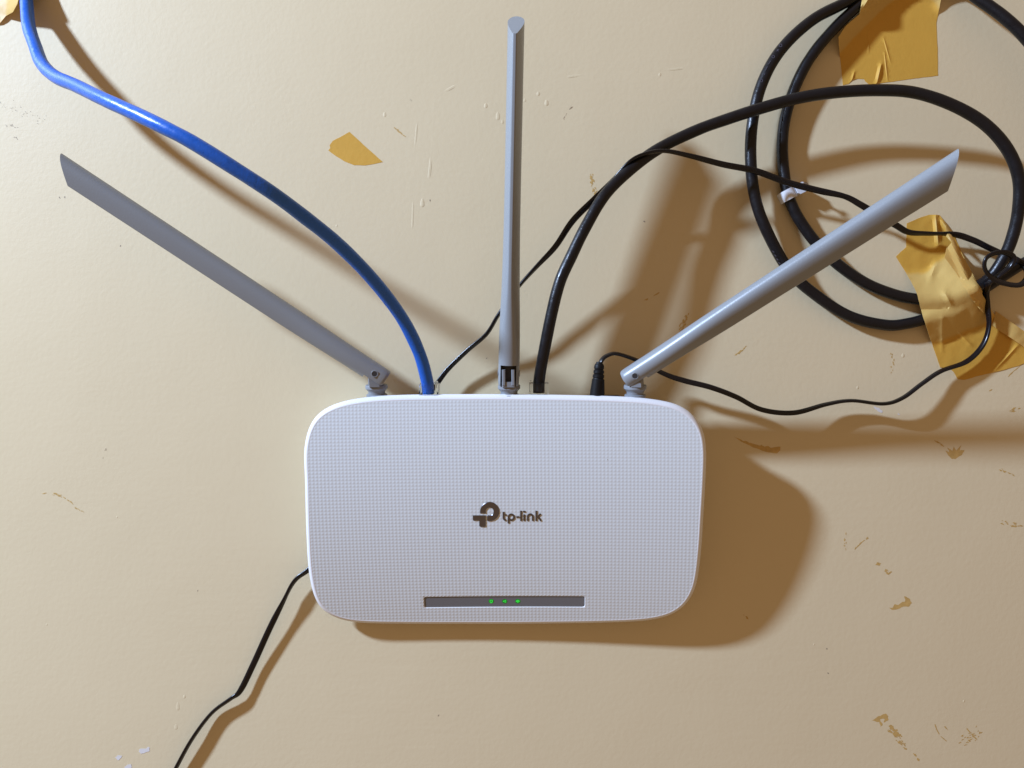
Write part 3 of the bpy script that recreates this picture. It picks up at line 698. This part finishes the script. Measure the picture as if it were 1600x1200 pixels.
# ------------------------------------------------------------------ marks that belong to the wall: glue traces, chips, drips, ridges
def flake(cx_, cy_, rx, ry, ang, h=.06, kk=11, j=.55):
    r_ = 1+rng.uniform(-j, j, kk); a_ = np.linspace(0, 2*np.pi, kk, endpoint=False)
    x = rx*r_*np.cos(a_); y = ry*r_*np.sin(a_); c_, s2 = math.cos(ang), math.sin(ang)
    pts = [(cx_+u*c_-v*s2, cy_+u*s2+v*c_) for u, v in zip(x, y)]
    V = [at(u, v, .02) for u, v in pts]+[at(u, v, h) for u, v in pts]
    return V, [(i_, (i_+1) % kk, kk+(i_+1) % kk, kk+i_) for i_ in range(kk)]+[tuple(range(kk)), tuple(range(kk, 2*kk))]
def streak(pts, n_, rx, ry, spread, h=.06, ang=None):
    n_ = int(n_*1.7); rx *= .75; ry *= .8; spread *= 1.2
    pts = np.array(pts, float); d = np.r_[0, np.cumsum(np.linalg.norm(np.diff(pts, axis=0), axis=1))]; out = []
    for s2 in np.sort(rng.uniform(0, d[-1], n_)):
        x = np.interp(s2, d, pts[:, 0]); y = np.interp(s2, d, pts[:, 1]); i_ = min(len(pts)-2, int(np.searchsorted(d, s2, 'right')-1))
        a_ = math.atan2(pts[i_+1, 1]-pts[i_, 1], pts[i_+1, 0]-pts[i_, 0]) if ang is None else ang+rng.normal(0, .3)
        sc2 = rng.uniform(.45, 1.2)
        out.append(flake(x+rng.normal(0, spread), y+rng.normal(0, spread), rx*sc2, ry*sc2, a_, h+rng.uniform(0, .03)))
    return merge(*out)
def poly_flake(pts, h=.05):
    pts = np.array(pts, float); pts = np.vstack([[a*(1-t)+b*t+(rng.normal(0, .45, 2) if t else 0) for t in (0, .33, .67)] for a, b in zip(pts, np.roll(pts, -1, 0))]); kk = len(pts)
    V = [at(*p, .02) for p in pts]+[at(*p, h) for p in pts]
    return V, [(i_, (i_+1) % kk, kk+(i_+1) % kk, kk+i_) for i_ in range(kk)]+[tuple(range(kk)), tuple(range(kk, 2*kk))]
def residue(*geo): return build('glue_residue', *merge(*geo), M['residue'], wall, smooth=False)
residue(poly_flake([(1147,682),(1158,687),(1168,690),(1176,693),(1186,696),(1190,694.5),(1195,698),(1200,696.5),(1204,699.5),(1210,698.5),(1220,698),(1219,704),(1214,708.5),(1200,707),(1186,702),(1172,696.5),(1158,690)]))
residue(poly_flake([(1477,704),(1483,706),(1480,699),(1488,705),(1490,697),(1494,704),(1502,695),(1500,704),(1507,703),(1503,711),(1492,717.5),(1487,717),(1481,711)]), streak([(1459,688),(1478,698)], 7, 3.4, 1.1, .5))
residue(poly_flake([(1388,949),(1394,950),(1398,944),(1404,945),(1409,941),(1414,939.5),(1413,931),(1422,936),(1425,942),(1420,948),(1408,949),(1402,952),(1395,953)]))
residue(poly_flake([(1363,1126),(1372,1119),(1384,1115),(1388,1119),(1387,1126),(1381,1129),(1382,1123),(1375,1124),(1379,1131),(1376,1136),(1374,1128)]))
residue(streak([(1391,1138),(1400,1147),(1405,1150)], 16, 4, 1.8, 2.6), streak([(1405,1156),(1412,1165),(1416,1170)], 12, 2.6, 1.2, 1.8), streak([(1427,1178),(1440,1192)], 3, 3, 1.2, .6))
residue(streak([(1369,883),(1374,882)], 7, 2.4, 1.1, 1.6), streak([(1381,891),(1388,896),(1394,894)], 9, 2.8, 1.1, .8))
residue(streak([(925,272),(924,285),(928,298),(931,306)], 16, 3.2, 1.1, 1.2, ang=1.45))
residue(streak([(1075,490),(1068,505),(1062,517)], 18, 3.4, 1.2, 1.5), )
residue(streak([(1148,556),(1158,549),(1167,541)], 8, 3.2, 1.0, .7), streak([(1005,470),(1016,465),(1030,457)], 6, 3, .9, .6))
residue(streak([(62,773),(80,770),(97,776),(110,785),(118,793),(130,801)], 16, 3.6, .8, .7))
residue(streak([(617,200),(634,214)], 9, 3.6, .9, .5))
residue(streak([(1335,858),(1345,849),(1358,838)], 8, 3.6, .7, .4), streak([(1322,832),(1320,850),(1323,862)], 5, 2.2, .7, 1.0))
residue(streak([(1560,731),(1573,738),(1587,744)], 7, 3, 1.0, 1.2), streak([(1564,815),(1580,820),(1596,822)], 10, 3.2, 1.2, 1.4))
residue(streak([(1580,642),(1597,635)], 6, 3.2, 1.0, 1.0), streak([(1575,588),(1600,566)], 4, 6, .5, .4))
residue(streak([(1393,550),(1395,570),(1392,582)], 9, 2.6, 1.0, 1.0, ang=1.4))
residue(streak([(1461,1134),(1467,1147),(1478,1158)], 9, 4, .7, .4), streak([(1476,1136),(1483,1143)], 4, 3, .6, .3))
residue(streak([(1500,1160),(1512,1152),(1525,1148),(1530,1138)], 22, 2.2, .8, 4), streak([(1512,1140),(1526,1155)], 5, 4, .7, .4))
residue(streak([(1163,961),(1168,966)], 4, 2.2, .9, .6)); residue(streak([(1545,612),(1550,609)], 3, 2.2, .7, .4))
def scuff(*geo): return build('scuff_mark', *merge(*geo), M['scuff'], wall, smooth=False)
scuff(streak([(0,165),(30,172),(55,180),(68,190)], 20, 1.7, .38, 5, .06, .5), streak([(10,195),(28,200)], 6, 2.4, .4, 1.2, .06, .2), streak([(22,212),(27,219)], 4, 1.9, .45, .8, .06, .7))
scuff(streak([(880,187),(894,166)], 7, 2.0, .5, .8, .06), streak([(160,715),(163,705),(166,700)], 4, 1.2, .5, .6, .06), streak([(640,155),(643,158)], 2, 2.2, .5, .3, .06))
scuff(*[flake(x, y, 1.5, .9, rng.uniform(0, 3), .06) for x, y in ((101,308),(93,309),(188,384),(672,313),(309,923),(450,922),(685,1118),(1294,1052),(1292,1014),(951,719),(760,560),(1007,346))])
def chip(*geo): return build('paint_chip', *merge(*geo), M['plaster'], wall, smooth=False)
chip(poly_flake([(217,1171),(221,1169.5),(227,1170),(231,1167),(234,1168),(234,1173),(227,1176),(220,1178),(217,1175)], .10)); chip(poly_flake([(179.5,1184),(184,1180),(191,1181),(190,1184),(184,1188)], .10))
chip(poly_flake([(194,1199),(199,1195),(205,1194),(206,1199),(200,1205)], .10)); chip(poly_flake([(1365,635),(1373,637),(1376,640),(1379,642),(1378,645),(1372,643),(1366,638)], .10), flake(1404, 647, 1.8, 1.2, .4, .1))
# drips and beads of paint
def drip(px, py, r, ln=0.0, hh=.75):
    hh *= .2
    c = at(px, py); V = []; F = []; kk, rr_ = 14, 5
    for i_ in range(rr_):
        f = i_/(rr_-1); rad = r*math.cos(f*math.pi/2*.96); z = hh*math.sin(f*math.pi/2*.96)
        V += [c+np.array([rad*math.cos(t_)*.85, rad*math.sin(t_)*(1 if math.sin(t_) > 0 else 1+ln), z-.02]) for t_ in np.linspace(0, 2*np.pi, kk, endpoint=False)]
    F = [(i_*kk+j, i_*kk+(j+1) % kk, (i_+1)*kk+(j+1) % kk, (i_+1)*kk+j) for i_ in range(rr_-1) for j in range(kk)]+[tuple(range((rr_-1)*kk, rr_*kk))]
    return build('paint_drip', V, F, M['wall'], wall)
for a_ in ((660,320,1.5,1.8,.8),(759,166,1.3,.6,.7),(778,184,1.5,1.6,.7),(785,191,1.1,.5,.5),(841,147,1.2,.3,.7),(854,162,1.4,.8,.8),(820,157,1.0,.3,.5),(601,180,1.2,.8,.6),(526,353,.7,.2,.5),(1340,606,.9,.3,.7),(1411,556,1.1,.4,.8),(183,808,.6,.2,.5),(278,1107,1.3,2.2,.5),(288,1089,1.0,.4,.6),(275,1137,1.3,.8,.5),(615,598,1.3,.6,.6),(1031,117,1.0,.4,.6),(73,976,.6,.2,.5),(1272,1007,.6,.2,.5),(1506,1096,.7,.4,.6)): drip(*a_)
def ridge(pts, r=.45):
    P, _ = resample(catmull(np.array([at(x, y, -.5 if q_ in (0, len(pts)-1) else -.02) for q_, (x, y) in enumerate(pts)]), 6), 2.0); r *= .75
    return build('paint_ridge', *tube(P, circle(r*2.2, 10, r*.07), up=(0, 0, 1)), M['wall'], wall)
ridge([(731,127),(712,134),(694,144),(683,153),(679,165),(677,200),(674,240),(670,280),(663,312)], .5)
ridge([(864,128),(885,121),(915,117),(960,114),(1005,113),(1035,110),(1070,106),(1095,98)], .4)
ridge([(657,150),(652,190),(648,240),(646,300),(644,360),(640,420)], .35)
